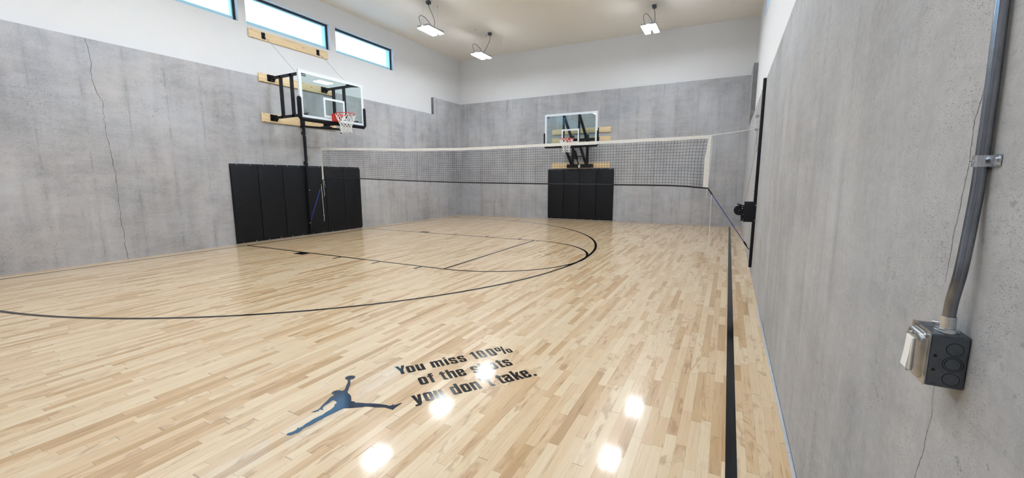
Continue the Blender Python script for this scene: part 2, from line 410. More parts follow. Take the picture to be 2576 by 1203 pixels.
w.box(XLD-.02, XL-.004, 12.678, 12.69, HL+.001, HB-.002, 3)  # thin slab darkening the block's end face: staining plus painted shade
struct(w.build('wall_left', [M['conc_l'], M['drywall'], M['crack'], M['stain_shade']], recalc=False))
w = MB()
w.box(XR, XR+.6, YF, YB+.5, -.1, HR, 0); w.box(XR, XR+.6, 13.33, YB+.5, HR, 4.55, 0)
holed(w, XRD, XRD+.32, YF, YB+.5, HR-.02, 6.5, WINS_R, *WZR, 1)
c1 = [(1.050, 1.62), (1.058, 1.588), (1.068, 1.563), (1.066, 1.528), (1.063, 1.492), (1.065, 1.471), (1.069, 1.435), (1.073, 1.39), (1.08, 1.352), (1.082, 1.313), (1.083, 1.281), (1.086, 1.257)]
c2 = [(1.066, 1.08), (1.066, 1.045), (1.067, 1.017), (1.057, 0.997), (1.068, 0.94), (1.071, 0.903), (1.084, 0.858), (1.09, 0.826), (1.10, .6)]
ribbon(w, jag(c1, .005, .0022), .0012, XR, -.0005, 2); ribbon(w, jag(c2, .005, .002), .0011, XR, -.0005, 2)
w.box(XR+.004, XRD+.02, 13.318, 13.33, HR+.001, 4.548, 3)  # same darkened facing, stain and painted shade, on the right block
struct(w.build('wall_right', [M['conc_r'], M['drywall'], M['crack'], M['stain_shade']], recalc=False))
w = MB()
w.box(XL-.2, XR+.2, YB, YB+.5, -.1, HB, 0); w.box(XLD-.2, XRD+.2, YBD, YBD+.4, HB-.01, 6.5, 1)
struct(w.build('wall_back', [M['conc_b'], M['drywall']]))
w = MB()
w.box(XL-.6, XR+.6, YF-.4, YF, -.1, 3.4, 0); w.box(XL-.6, XR+.6, YF-.4, YF-.05, 3.4, 6.5, 1)
struct(w.build('wall_front', [M['conc_b'], M['drywall']]))
w = MB()
xa, xb = XL-.7, XR+.8
w.add([(xa, YF-.4, ceil_z(xa)), (xb, YF-.4, ceil_z(xb)), (xb, YB+.6, ceil_z(xb)), (xa, YB+.6, ceil_z(xa)),
       (xa, YF-.4, 6.8), (xb, YF-.4, 6.8), (xb, YB+.6, 6.8), (xa, YB+.6, 6.8)],
      [(0,1,2,3), (7,6,5,4), (0,4,5,1), (1,5,6,2), (2,6,7,3), (3,7,4,0)])
struct(w.build('ceiling', M['ceiling']))
w = MB(); w.box(XL-.1, XR+.1, YF-.1, YB+.1, -.15, 0)
floor = struct(w.build('floor', M['floor']))
# pale edge strips where the boards stop short of the concrete
w = MB(); y = YF
for y1 in (-2.4, .05, 2.47, 4.9, 5.35):
    w.bbox(.3685, XR-.002, y+.004, y1, 0, .011, .0015); y = y1
struct(w.build('baseboard_right', M['trim']))

def window(n, xw, sx, y0, y1, z0, z1):
    """frame and pane set deep in the opening; sx = +1 when the room is on the +x side"""
    fr = MB(); xo = xw-sx*.14; xi = xw-sx*.095; t = .045
    xs = sorted((xo, xi))
    fr.box(*xs, y0, y1, z0, z0+.016); fr.box(*xs, y0, y1, z1-t, z1); fr.box(*xs, y0, y0+t, z0+.016, z1-t); fr.box(*xs, y1-t, y1, z0+.016, z1-t)
    f = struct(fr.build('window_%d' % n, M['frame']))
    s = MB(); xs = sorted((xo+sx*.002, xi-sx*.018)); a, b, c, d = y0+t, y1-t, z0+.016, z1-t
    s.box(*xs, a, b, c, c+.085); s.box(*xs, a, b, d-.022, d); s.box(*xs, a, a+.018, c+.085, d-.022); s.box(*xs, b-.018, b, c+.085, d-.022)
    q = s.build('window_sash', M['sash'], f); q['kind'] = 'structure'
    p = MB(); xm = xo+sx*.012; p.box(min(xm, xm+.005), max(xm, xm+.005), a+.018, b-.018, c+.085, d-.022)
    q = p.build('window_pane', M['pane'], f); q['kind'] = 'structure'
n = 0
for a, b in WINS_L: n += 1; window(n, XLD, 1, a, b, *WZL)
for a, b in WINS_R: n += 1; window(n, XRD, -1, a, b, *WZR)

# ------------------------------------------------------------------ court markings (painted on the floor)
def flat_band(pts, w_, z=.0012):
    mb = MB(); vs_ = []; n_ = len(pts)
    for i, p in enumerate(pts):
        a = Vector(pts[max(0, i-1)]); b = Vector(pts[min(n_-1, i+1)]); t = (b-a).normalized(); q = Vector((-t.y, t.x))*w_/2
        vs_ += [(p[0]+q.x, p[1]+q.y, z), (p[0]-q.x, p[1]-q.y, z)]
    mb.add(vs_, [(2*i, 2*i+1, 2*i+3, 2*i+2) for i in range(n_-1)]); return mb
def mark(mb, name, mat='paint', label=None):
    for i, f in enumerate(mb.f): pass
    o = mb.build(name, M[mat], floor); o['kind'] = 'structure'
    if label: o['label'] = label
    return o
LW = .05; XBASE = -9.56
mark(flat_band([(.102, YF+.5), (.102, 14.22)], .054), 'sideline')
mark(flat_band([(XBASE, YF+.5), (XBASE, 14.22)], LW), 'baseline')
mark(flat_band([(XBASE-.025, 14.22), (.129, 14.22)], LW), 'end_line')
C3 = (-8.32, 7.22); R3 = 6.02
arc = [(XBASE, C3[1]-R3)]+[(C3[0]+R3*math.cos(a), C3[1]+R3*math.sin(a)) for a in [math.radians(-90+180*i/96) for i in range(97)]]+[(XBASE, C3[1]+R3+.06)]
mark(flat_band(arc, LW, .0015), 'three_point_line')
KY0, KY1, FT = 5.385, 8.99, -4.09
k = flat_band([(XBASE, KY0), (FT+.02, KY0)], LW, .0012); k2 = flat_band([(XBASE, KY1), (FT+.02, KY1)], LW, .0012)
k.add(k2.v, k2.f); k3 = flat_band([(FT, KY0+.02), (FT, KY1-.02)], LW, .0009); k.add(k3.v, k3.f)
for xm in (-6.49, -5.49, -4.53):
    for s, yk in ((-1, KY0), (1, KY1)):
        q = flat_band([(xm, yk), (xm, yk+s*.21)], LW, .0010); k.add(q.v, q.f)
for s, yk in ((-1, KY0), (1, KY1)):
    q = flat_band([(-7.53, yk), (-7.53, yk+s*.2)], .30, .0010); k.add(q.v, q.f)
mark(k, 'free_throw_lane')
cy = (KY0+KY1)/2; rr_ = (KY1-KY0)/2
mark(flat_band([(FT+rr_*math.cos(a), cy+rr_*math.sin(a)) for a in [math.radians(-90+180*i/64) for i in range(65)]], LW, .0018), 'free_throw_circle')

# lettering: heavy condensed face drawn glyph by glyph, in millimetres
def rnd_poly(P):
    out = []; n_ = len(P)
    for i, p in enumerate(P):
        r = p[2] if len(p) > 2 else 0
        c = Vector(p[:2]); a = Vector(P[i-1][:2])-c; b = Vector(P[(i+1) % n_][:2])-c
        if r <= 0: out.append((c.x, c.y)); continue
        r = min(r, a.length*.49, b.length*.49); p0 = c+a.normalized()*r; p2 = c+b.normalized()*r
        for k_ in range(6):
            t = k_/5; q = p0*(1-t)**2+c*2*t*(1-t)+p2*t*t; out.append((q.x, q.y))
    return out
def RR(x0, y0, x1, y1, r): return [(x0, y0, r), (x1, y0, r), (x1, y1, r), (x0, y1, r)]
U_ = [(0, 115), (25, 115), (25, 24, 6), (38, 24, 6), (38, 115), (63, 115), (63, 0), (39, 0), (39, 8), (31, 0, 6), (0, 0, 18)]
G = {
 'o': [RR(0, -1, 63, 117, 20), RR(25, 20, 38, 96, 7)], '0': [RR(0, -1, 65, 149, 24), RR(25, 20, 38, 128, 7)],
 'u': [U_], 'n': [[(63-p[0], 115-p[1])+tuple(p[2:]) for p in U_]],
 'm': [[(0, 0), (25, 0), (25, 94, 4), (37, 94, 4), (37, 0), (60, 0), (60, 94, 4), (74, 94, 4), (74, 0), (97, 0), (97, 117, 18), (70, 117, 6), (59, 107, 3), (50, 117, 6), (32, 117, 6), (24, 108, 2), (24, 115), (0, 115)]],
 'i': [RR(0, 0, 25, 115, 0), RR(0, 128, 25, 147, 0)],
 's': [[(0, 38), (0, -1, 20), (60, -1, 20), (60, 60, 16), (25, 74, 4), (25, 97, 7), (38, 97, 7), (38, 80), (60, 80), (60, 117, 20), (0, 117, 20), (0, 58, 16), (37, 44, 4), (37, 18, 7), (24, 18, 7), (24, 38)]],
 '1': [[(12, 0), (38, 0), (38, 148), (20, 148), (12, 134, 4), (-4, 126), (-4, 108), (12, 111)]],
 '%': [RR(0, 62, 46, 142, 14), RR(17, 78, 29, 126, 4), [(38, -10), (57, -10), (80, 146), (63, 146)], RR(78, -6, 124, 74, 14), RR(95, 10, 107, 58, 4)],
 'f': [[(10, 0), (33, 0), (33, 97), (45, 97), (45, 114), (33, 114), (33, 129, 4), (46, 128), (46, 147), (10, 147, 16), (10, 114), (0, 114), (0, 97), (10, 97)]],
 't': [[(10, -1, 14), (45, -1), (45, 18), (33, 18, 4), (33, 97), (45, 97), (45, 114), (33, 114), (33, 137), (10, 137), (10, 114), (0, 114), (0, 97), (10, 97)]],
 'h': [[(0, 0), (25, 0), (25, 94, 5), (38, 94, 5), (38, 0), (63, 0), (63, 117, 18), (33, 117, 6), (25, 107), (25, 148), (0, 148)]],
 'e': [[(0, -1, 20), (62, -1, 20), (62, 42), (38, 42), (38, 18, 7), (25, 18, 7), (25, 54), (62, 54), (62, 117, 20), (0, 117, 20)], RR(25, 71, 38, 97, 6)],
 'd': [[(63, 0), (63, 148), (38, 148), (38, 107), (30, 117, 6), (0, 117, 18), (0, -1, 18), (30, -1, 6), (39, 8), (39, 0)], RR(25, 20, 38, 96, 6)],
 'a': [[(0, 80), (0, 117, 20), (64, 117, 20), (64, 0), (42, 0), (42, 8), (30, -1, 6), (0, -1, 16), (0, 62, 14), (39, 78, 3), (39, 97, 7), (25, 97, 7), (25, 80)], [(25, 17, 6), (39, 20, 5), (39, 58), (25, 48, 5)]],
 'k': [[(0, 0), (25, 0), (25, 38), (28, 48), (39, 0), (66, 0), (44, 66), (64, 115), (38, 115), (25, 72), (25, 148), (0, 148)]],
 'y': [[(0, 115), (24, 115), (34, 46), (42, 115), (65, 115), (50, -2, 3), (38, -28, 10), (2, -28), (2, -10), (19, -10, 4), (20, 2)]],
 'Y': [[(24, 0), (50, 0), (50, 60), (74, 148), (49, 148), (38, 96), (26, 148), (0, 148), (24, 60)]],
 '.': [RR(0, 0, 25, 25, 0)], "'": [[(0, 146), (24, 146), (24, 122, 5), (10, 104), (2, 110), (10, 122), (0, 124)]],
}
LINES = [(0, [('Y', -.017), ('o', .058), ('u', .133), ('m', .251), ('i', .364), ('s', .402), ('s', .477), ('1', .598), ('0', .655), ('0', .743), ('%', .824)]),
         (-.229, [('o', .100), ('f', .173), ('t', .263), ('h', .318), ('e', .391), ('s', .509), ('h', .582), ('o', .654), ('t', .728), ('s', .781)]),
         (-.466, [('y', .003), ('o', .080), ('u', .153), ('d', .271), ('o', .346), ('n', .419), ("'", .498), ('t', .537), ('t', .624), ('a', .673), ('k', .752), ('e', .822), ('.', .900)])]
TB = Vector((-2.11, 2.214)); TU = Vector((.59784, .80162)); TN = Vector((-TU.y, TU.x))
def fill_curve(polys, name):
    cu = bpy.data.curves.new(name, 'CURVE'); cu.dimensions = '2D'; cu.fill_mode = 'BOTH'
    for P in polys:
        sp = cu.splines.new('POLY'); sp.points.add(len(P)-1)
        for q, p in zip(sp.points, P): q.co = (p[0], p[1], 0, 1)
        sp.use_cyclic_u = True
    ob = bpy.data.objects.new(name, cu); COL.objects.link(ob)
    bpy.context.view_layer.update()
    dg = bpy.context.evaluated_depsgraph_get()
    me = bpy.data.meshes.new_from_object(ob.evaluated_get(dg)); bpy.data.objects.remove(ob); bpy.data.curves.remove(cu)
    return me
def decal(name, polys, mat, z=.0012):
    me = fill_curve(polys, name)
    bm = bmesh.new(); bm.from_mesh(me)
    for v in bm.verts: v.co.z = z
    for f in bm.faces:
        if f.normal.z < 0: f.normal_flip()
    bm.to_mesh(me); bm.free(); me.name = name; me.materials.clear(); me.materials.append(M[mat])
    o = bpy.data.objects.new(name, me); COL.objects.link(o); o.parent = floor; o['kind'] = 'structure'; return o
polys = []
for base, L_ in LINES:
    for ch, u0 in L_:
        for P in G[ch]:
            polys.append([tuple(TB+TU*(u0+x/1000.0)+TN*(base+y_/1000.0)) for x, y_ in rnd_poly(P)])
decal('floor_lettering', polys, 'paint')['label'] = 'black lettering reading You miss 100% of the shots you don\'t take.'
LOGO = [(-2.43, 1.976), (-2.443, 1.994), (-2.442, 2.016), (-2.425, 2.033), (-2.402, 2.04), (-2.384, 2.031), (-2.372, 2.017), (-2.369, 1.997), (-2.378, 1.979), (-2.34, 1.948), (-2.32, 1.929), (-2.308, 1.913), (-2.29, 1.89), (-2.27, 1.869), (-2.262, 1.855), (-2.254, 1.847), (-2.231, 1.835), (-2.208, 1.829), (-2.188, 1.818), (-2.163, 1.8), (-2.137, 1.776), (-2.124, 1.778), (-2.109, 1.78), (-2.098, 1.774), (-2.063, 1.789), (-2.02, 1.803), (-1.982, 1.822), (-1.942, 1.835), (-1.9, 1.845), (-1.886, 1.848), (-1.877, 1.845), (-1.86, 1.855), (-1.862, 1.872), (-1.856, 1.883), (-1.857, 1.872), (-1.854, 1.862), (-1.839, 1.879), (-1.833, 1.894), (-1.827, 1.909), (-1.819, 1.913), (-1.817, 1.892), (-1.817, 1.865), (-1.814, 1.821), (-1.83, 1.822), (-1.856, 1.821), (-1.881, 1.819), (-1.911, 1.804), (-1.947, 1.788), (-1.975, 1.781), (-2.0, 1.771), (-2.02, 1.75), (-2.05, 1.729), (-2.076, 1.71), (-2.109, 1.691), (-2.116, 1.651), (-2.123, 1.615), (-2.128, 1.572), (-2.129, 1.545), (-2.132, 1.528), (-2.133, 1.497), (-2.134, 1.47), (-2.14, 1.447), (-2.14, 1.424), (-2.134, 1.405), (-2.132, 1.384), (-2.14, 1.377), (-2.142, 1.363), (-2.149, 1.35), (-2.165, 1.343), (-2.177, 1.345), (-2.18, 1.357), (-2.173, 1.37), (-2.166, 1.384), (-2.167, 1.397), (-2.171, 1.41), (-2.182, 1.416), (-2.177, 1.419), (-2.168, 1.415), (-2.168, 1.426), (-2.163, 1.435), (-2.172, 1.463), (-2.172, 1.49), (-2.175, 1.52), (-2.171, 1.55), (-2.165, 1.578), (-2.171, 1.608), (-2.17, 1.638), (-2.177, 1.665), (-2.182, 1.678), (-2.2, 1.696), (-2.202, 1.716), (-2.226, 1.726), (-2.251, 1.728), (-2.255, 1.718), (-2.247, 1.691), (-2.246, 1.668), (-2.242, 1.643), (-2.221, 1.62), (-2.206, 1.62), (-2.217, 1.612), (-2.234, 1.613), (-2.232, 1.603), (-2.22, 1.59), (-2.228, 1.59), (-2.233, 1.587), (-2.231, 1.575), (-2.238, 1.576), (-2.243, 1.572), (-2.256, 1.562), (-2.249, 1.584), (-2.243, 1.601), (-2.249, 1.624), (-2.264, 1.651), (-2.274, 1.681), (-2.285, 1.708), (-2.3, 1.742), (-2.303, 1.77), (-2.305, 1.782), (-2.323, 1.777), (-2.342, 1.789), (-2.35, 1.809), (-2.341, 1.828), (-2.319, 1.839), (-2.299, 1.841), (-2.299, 1.86), (-2.319, 1.888), (-2.339, 1.91), (-2.36, 1.938), (-2.381, 1.961), (-2.402, 1.97), (-2.42, 1.971)]
decal('floor_logo', [LOGO], 'ink')['label'] = 'dark blue silhouette logo of a leaping basketball player'

# ------------------------------------------------------------------ wall pads
def wall_pad(name, label, cx, cy, rot, wdt, group):
    """panel against a wall; local +x points into the room, local y along the wall"""
    t = thing(name, label, 'wall pad', (cx, cy, 0), group, rot)
    b = MB(); b.bbox(.001, .014, -wdt/2+.001, wdt/2-.001, .02, 1.83, .002); b.build('backing_board', M['blackmetal'], t)
    c = MB(); c.bbox(.014, .058, -wdt/2+.003, wdt/2-.003, .055, 1.795, .014, seg=3); c.build('cushion', M['vinyl'], t)
    for z in (.037, 1.812):
        for y_ in (-wdt/4, wdt/4):
            s = MB(); s.cyl((.014, y_, z), (.021, y_, z), .012, 12); s.sphere((.021, y_, z), .007); s.build('screw', M['zinc'], t)
    return t
W1 = 3.656/6
names = ['nearest end of the row of six, by the cracked wall', 'second from the near end of the row of six', 'third of six, just left of the tall black rail',
         'fourth of six, just right of the tall black rail', 'fifth in the row of six, partly behind the net end', 'at the far end of the row of six, behind the net']
first = wall_pad('wall_pad', 'tall black wall pad, '+names[0], XL, 5.339+W1/2, 0, W1, 'black pads along the side wall')
for i in range(1, 6):
    o = copy_tree(first); o.location.y = 5.339+W1*(i+.5); o['label'] = 'tall black wall pad, '+names[i]
names = ['leftmost of the four on the end wall', 'second from left of the four under the end hoop', 'third from left of the four under the end hoop', 'rightmost of the four on the end wall']
W2 = 2.45/4
for i in range(4):
    o = copy_tree(first); o.location = (-5.995+W2*(i+.5), YB, 0); o.rotation_euler.z = -math.pi/2
    o['label'] = 'tall black wall pad, '+names[i]; o['group'] = 'black pads under the end hoop'

# ------------------------------------------------------------------ pine mounting boards
def board(label, x0, x1, y0, y1, z0, z1, mat, group):
    mb = MB(); cx, cyy, cz = (x0+x1)/2, (y0+y1)/2, z0
    mb.bbox(x0-cx, x1-cx, y0-cyy, y1-cyy, 0, z1-z0, .003)
    o = mb.build('mounting_board', M[mat]); o.location = (cx, cyy, cz); o['label'] = label; o['category'] = 'wooden board'; o['group'] = group
    return o
g = 'pine boards behind the side hoop'
BT = .038
board('pine board fixed directly under the high window, holding the chain brackets', XLD, XLD+BT, 6.13*_k, 8.27*_k, 4.725, 4.918, 'pine_y', g)
board('pine board at the upper arms of the side hoop, across the top of the concrete', XL, XL+BT, 6.17, 8.28, 3.755, 3.945, 'pine_y', g)
board('pine board at the lower arms of the side hoop, lowest of its three', XL, XL+BT, 6.16, 8.26, 2.835, 3.035, 'pine_y', g)
g = 'pine boards behind the end hoop'
board('pine board on the end wall, highest of three behind the glass backboard', -5.85, -3.70, YB-BT, YB, 3.07, 3.255, 'pine_x', g)
board('pine board on the end wall, middle of three, partly behind the net tape', -5.85, -3.69, YB-BT, YB, 2.76, 2.945, 'pine_x', g)
board('pine board on the end wall just above the four black pads', -5.85, -3.695, YB-BT, YB, 1.86, 2.055, 'pine_x', g)

# ------------------------------------------------------------------ hoops
def backboard(t, ox, oy, oz, ex, ey, half, hgt, padh, pr=.047):
    """(ox,oy,oz) bottom centre of the board front face; ex = unit vector to the viewer's right, ey = out of the board"""
    ex, ey = Vector(ex), Vector(ey); O = Vector((ox, oy, oz)); Z = Vector((0, 0, 1))
    def bx(mb, u0, u1, d0, d1, z0, z1, m=0, r=0):
        vs_ = [O+ex*u+ey*d+Z*z for u in (u0, u1) for d in (d0, d1) for z in (z0, z1)]
        mb.add(vs_, [(0,1,3,2), (4,6,7,5), (0,4,5,1), (2,3,7,6), (0,2,6,4), (1,5,7,3)], m)
    gl = MB(); bx(gl, -half+.012, half-.012, -.013, 0, .012, hgt-.012); part(gl, 'backboard_glass', M['glass'], t)
    f = MB(); e = .018
    for a in ((-half, half, 0, e), (-half, half, hgt-e, hgt), (-half, -half+e, e, hgt-e), (half-e, half, e, hgt-e)): bx(f, a[0], a[1], -.045, .006, a[2], a[3])
    part(f, 'backboard_frame', M['bwhite'], t)
    b = MB(); c = .052; d0, d1 = .0006, .0022
    bx(b, -half+e, half-e, d0, d1, e, e+c); bx(b, -half+e, half-e, d0, d1, hgt-e-c, hgt-e)
    bx(b, -half+e, -half+e+c, d0, d1, e+c, hgt-e-c); bx(b, half-e-c, half-e, d0, d1, e+c, hgt-e-c)
    part(b, 'border_stripe', M['bwhite'], t)
    q = MB(); w_, h_, z0 = .305, .455, .085
    bx(q, -w_, w_, d0, d1, z0+h_-.05, z0+h_); bx(q, -w_, w_, d0, d1, z0, z0+.05); bx(q, -w_, -w_+.05, d0, d1, z0+.05, z0+h_-.05); bx(q, w_-.05, w_, d0, d1, z0+.05, z0+h_-.05)
    part(q, 'shooting_square', M['bwhite'], t)
    # u shaped edge pad
    p = MB(); r = .045
    path = [(-half-.012, padh), (-half-.012, .01), (-half+.02, -.025), (half-.02, -.025), (half+.012, .01), (half+.012, padh)]
    pts = [O+ex*u-ey*.014+Z*z for u, z in path]
    p2 = []
    for i, a in enumerate(pts): p2.append(a)
    p.tube(p2, pr, 14)
    p.sphere(pts[0], pr); p.sphere(pts[-1], pr)
    part(p, 'edge_pad', M['rubber'], t)
    s = MB(); bx(s, -half+.075, -half+.18, .0024, .004, hgt-.135, hgt-.072, 0); bx(s, -half+.085, -half+.17, .0042, .005, hgt-.108, hgt-.100, 1)
    part(s, 'sticker', [M['sticker'], M['bwhite']], t, 'small dark green sticker in the top corner of the glass')
    s = MB()
    bx(s, -half+.075, -half+.12, .0024, .004, .125, .135); bx(s, -half+.135, -half+.20, .0024, .004, .122, .132); bx(s, -half+.118, -half+.135, .0024, .004, .16, .178)
    bx(s, -half+.075, -half+.11, .0024, .004, .078, .1); bx(s, -half+.115, -half+.15, .0024, .004, .078, .092); bx(s, -half+.15, -half+.23, .0024, .004, .078, .083)
    part(s, 'maker_mark', M['frame'], t, 'small dark maker mark in the lower left corner of the glass')
    s = MB(); bx(s, half-.32, half-.085, .0024, .004, .072, .088); part(s, 'caution_strip', M['sticker'], t, 'dark strip along the lower right of the glass')
def rim_and_net(t, cx, cyy, z, bx_, by_, out):
    """ring centre, board contact point, out = unit vector from the board to the ring"""
    out = Vector(out); side = Vector((-out.y, out.x, 0)); Cc = Vector((cx, cyy, z)); B = Vector((bx_, by_, z)); Z = Vector((0, 0, 1))
    r = MB(); r.ring(Cc, (0, 0, 1), .2286, .009, 48, 10); part(r, 'rim', M['red'], t)
    h = MB()
    def bx(u0, u1, d0, d1, z0, z1):
        vs_ = [B+side*u+out*d+Z*zz for u in (u0, u1) for d in (d0, d1) for zz in (z0, z1)]
        h.add(vs_, [(0,1,3,2), (4,6,7,5), (0,4,5,1), (2,3,7,6), (0,2,6,4), (1,5,7,3)])
    bx(-.095, .095, .002, .012, -.17, .03)
    # wedge shaped spring housing with a sloping underside
    vs_ = [B+side*u+out*d+Z*zz for u in (-.085, .085) for d, zz in ((.012, .012), (.16, .012), (.16, -.03), (.10, -.15), (.012, -.16))]
    h.add(vs_, [(4,3,2,1,0), (5,6,7,8,9), (0,1,6,5), (1,2,7,6), (2,3,8,7), (3,4,9,8), (4,0,5,9)])
    h.bar(B+side*.075+out*.1, Cc+side*.19-out*.12, .014, .02); h.bar(B-side*.075+out*.1, Cc-side*.19-out*.12, .014, .02)
    part(h, 'rim_bracket', M['red'], t)
    n = MB(); K = 12
    lv = [(.2286, -.008), (.198, -.11), (.168, -.175), (.146, -.225), (.132, -.268), (.124, -.308), (.120, -.345), (.122, -.382), (.138, -.43)]
    def P(i, k_): R_, dz = lv[i]; a = 2*math.pi*k_/K; return Cc+Vector((R_*math.cos(a), R_*math.sin(a), dz))
    for k_ in range(K):
        for s in (1, -1):
            pts = []; kk = k_
            for i in range(len(lv)):
                pts.append(P(i, kk)); kk += .5*s
            n.tube(pts, .0056, 5, caps=True)
        n.tube([P(0, k_)+Vector((0, 0, .018)), P(0, k_)], .004, 5)
    part(n, 'net', M['cord'], t)

# side hoop on the left wall
XB = -8.60; CY = 7.19; BZ = 2.852; ZR = 3.02
t = thing('basketball_hoop', 'glass basketball hoop on black arms reaching out from the left wall, nearer of the two', 'basketball hoop', (XL, CY, 0))
backboard(t, XB, CY, BZ, (0, 1, 0), (1, 0, 0), .915, 1.045, .42)
rim_and_net(t, -8.235, CY, ZR, XB, CY, (1, 0, 0))
AY = (6.46, 7.93)
for y_ in AY:
    a = MB()
    a.bar((XL+.09, y_, 3.862), (XB-.05, y_, 3.862), .055); part(a, 'upper_arm', M['blackmetal'], t)
    a = MB(); a.bar((XL+.09, y_, 2.945), (XB-.05, y_, 2.945), .055); part(a, 'lower_arm', M['blackmetal'], t)
    for x_ in (-9.49, -9.10):
        a = MB(); a.bar((x_, y_, 2.92), (x_, y_, 3.885), .062, .055); part(a, 'upright_tube', M['blackmetal'], t)
    for z_ in (3.862, 2.945):
        a = MB(); x0 = XL+BT
        a.box(x0, x0+.012, y_-.095, y_-.05, z_-.075, z_+.075); a.box(x0, x0+.012, y_+.05, y_+.08, z_-.075, z_+.075)
        a.box(x0, x0+.012, y_-.08, y_+.08, z_+.05, z_+.075); a.box(x0, x0+.012, y_-.08, y_+.08, z_-.075, z_-.05)
        a.box(x0, x0+.10, y_-.042, y_-.034, z_-.05, z_+.05); a.box(x0, x0+.10, y_+.034, y_+.042, z_-.05, z_+.05)
        a.cyl((x0+.07, y_, z_-.06), (x0+.07, y_, z_+.06), .012, 10)
        part(a, 'wall_bracket', M['blackmetal'], t)
    # chain from the top pine board to the arm
    p0, p1 = Vector((XLD+BT+.03, y_-.05, 4.835)), Vector((-8.93, y_, 3.895)); ch = MB(); n_ = 46
    for i in range(n_):
        c = p0.lerp(p1, (i+.5)/n_); d = (p1-p0).normalized(); o2 = d.orthogonal().normalized(); o2 = o2 if i % 2 else d.cross(o2)
        ch.tube([c+d*.017*math.cos(q)+o2*.006*math.sin(q) for q in [2*math.pi*j/8 for j in range(8)]], .0022, 4, closed=True)
    ch.sphere(p0.lerp(p1, .14), .016)
    part(ch, 'support_chain', M['steel'], t)
    a = MB(); x0 = XLD+BT; a.box(x0, x0+.008, y_-.085, y_+.005, 4.75, 4.895); a.box(x0, x0+.05, y_-.046, y_-.034, 4.775, 4.875)
    a.cyl((x0+.008, y_-.065, 4.875), (x0+.016, y_-.065, 4.875), .009, 8); a.cyl((x0+.008, y_-.065, 4.775), (x0+.016, y_-.065, 4.775), .009, 8)
    a.ring((x0+.04, y_-.04, 4.835), (0, 1, 0), .016, .004, 14, 6)
    part(a, 'chain_bracket', M['blackmetal'], t)
a = MB(); a.bar((XB-.052, AY[0], 2.90), (XB-.052, AY[1], 2.90), .04, .05); part(a, 'lower_crossbar', M['blackmetal'], t)
a = MB(); a.bar((-8.99, 7.93, 3.88), (XB-.06, 8.02, 3.87), .05, .07); a.bar((XB-.08, 7.62, 3.875), (XB-.08, 8.07, 3.875), .022, .05); a.cyl((-8.93, 7.90, 3.84), (-8.93, 7.90, 3.95), .016, 10)
part(a, 'top_hinge', M['blackmetal'], t)
a = MB(); a.bar((XL+.05, CY, 2.83), (-8.50, CY, 2.68), .05); a.cyl((-9.1, CY, 2.755), (-8.75, CY, 2.72), .034, 12)
a.tube([(-8.50, CY, 2.68), (-8.46, CY, 2.66), (-8.43, CY, 2.63), (-8.44, CY, 2.585), (-8.40, CY, 2.57)], .010, 8)
a.bar((-8.98, CY, 2.76), (XB-.05, CY+.10, 2.88), .035)
part(a, 'height_adjuster', M['blackmetal'], t)
a = MB(); a.bar((XL+.055, CY, 2.80), (XL+.055, CY, 3.0), .10, .09); part(a, 'adjuster_mount', M['blackmetal'], t)

# end hoop on the back wall, lowered, on folding parallel arms
YBB = 13.35; CX = -4.775; BZ2 = 2.575
t = thing('basketball_hoop', 'glass basketball hoop on folding arms on the far end wall, seen over the net', 'basketball hoop', (CX, YB, 0))
backboard(t, CX, YBB, BZ2, (1, 0, 0), (0, -1, 0), .915, 1.06, .42, .034)
rim_and_net(t, CX, YBB-.375, 2.765, CX, YBB, (0, -1, 0))
AXX = (-5.03, -4.49)
for x_ in AXX:
    a = MB(); a.bar((x_, YBB+.05, 2.62), (x_, YBB+.05, 3.585), .06, .05); part(a, 'board_upright', M['blackmetal'], t)
    a = MB(); a.bar((x_, YBB+.07, 3.56), (x_, 14.20, 2.90), .075, .06); part(a, 'upper_arm', M['blackmetal'], t)
    a = MB(); a.bar((x_, YBB+.07, 2.66), (x_, 14.22, 2.00), .075, .06); part(a, 'lower_arm', M['blackmetal'], t)
    a = MB(); a.bar((x_+.02, 14.30, 1.93), (x_+.02, 14.30, 3.0), .075, .07); part(a, 'wall_upright', M['blackmetal'], t)
    a = MB(); a.box(x_-.06, x_+.06, 14.15, 14.27, 2.80, 2.95); part(a, 'pivot_block', M['blackmetal'], t)
a = MB(); a.bbox(-5.25, -4.28, 14.34, YB-BT, 1.872, 2.0, .004); part(a, 'mount_plate', M['blackmetal'], t)
a = MB(); a.bbox(-4.81, -4.74, 14.328, 14.34, 1.88, 1.985, .002); part(a, 'plate_label', M['white'], t, 'small white label on the black mounting plate')
for x_ in (-5.22, -4.31):
    for z_ in (1.895, 1.975):
        a = MB(); a.cyl((x_, 14.34, z_), (x_, 14.331, z_), .009, 8); part(a, 'bolt', M['zinc'], t)
a = MB(); a.bbox(-5.12, -4.15, 14.20, 14.36, 2.80, 2.885, .006); part(a, 'upper_crossbar', M['blackmetal'], t)
a = MB(); a.box(-5.05, -4.45, YBB+.03, YBB+.10, 2.50, 2.67); part(a, 'lower_crossbar', M['blackmetal'], t)
a = MB(); a.bar((-5.03, 13.95, 2.24), (-4.49, 13.95, 2.24), .035); a.bar((-5.03, 14.05, 2.17), (-4.49, 14.05, 2.17), .02); part(a, 'arm_brace', M['blackmetal'], t)
a = MB(); a.cyl((-4.76, 14.22, 1.98), (-4.76, 13.9, 2.28), .022, 12); a.cyl((-4.76, 13.95, 2.18), (-4.76, 13.78, 2.40), .06, 14); a.cyl((-4.76, 13.8, 2.38), (-4.76, 13.48, 2.66), .018, 12)
part(a, 'height_adjuster', M['blackmetal'], t)
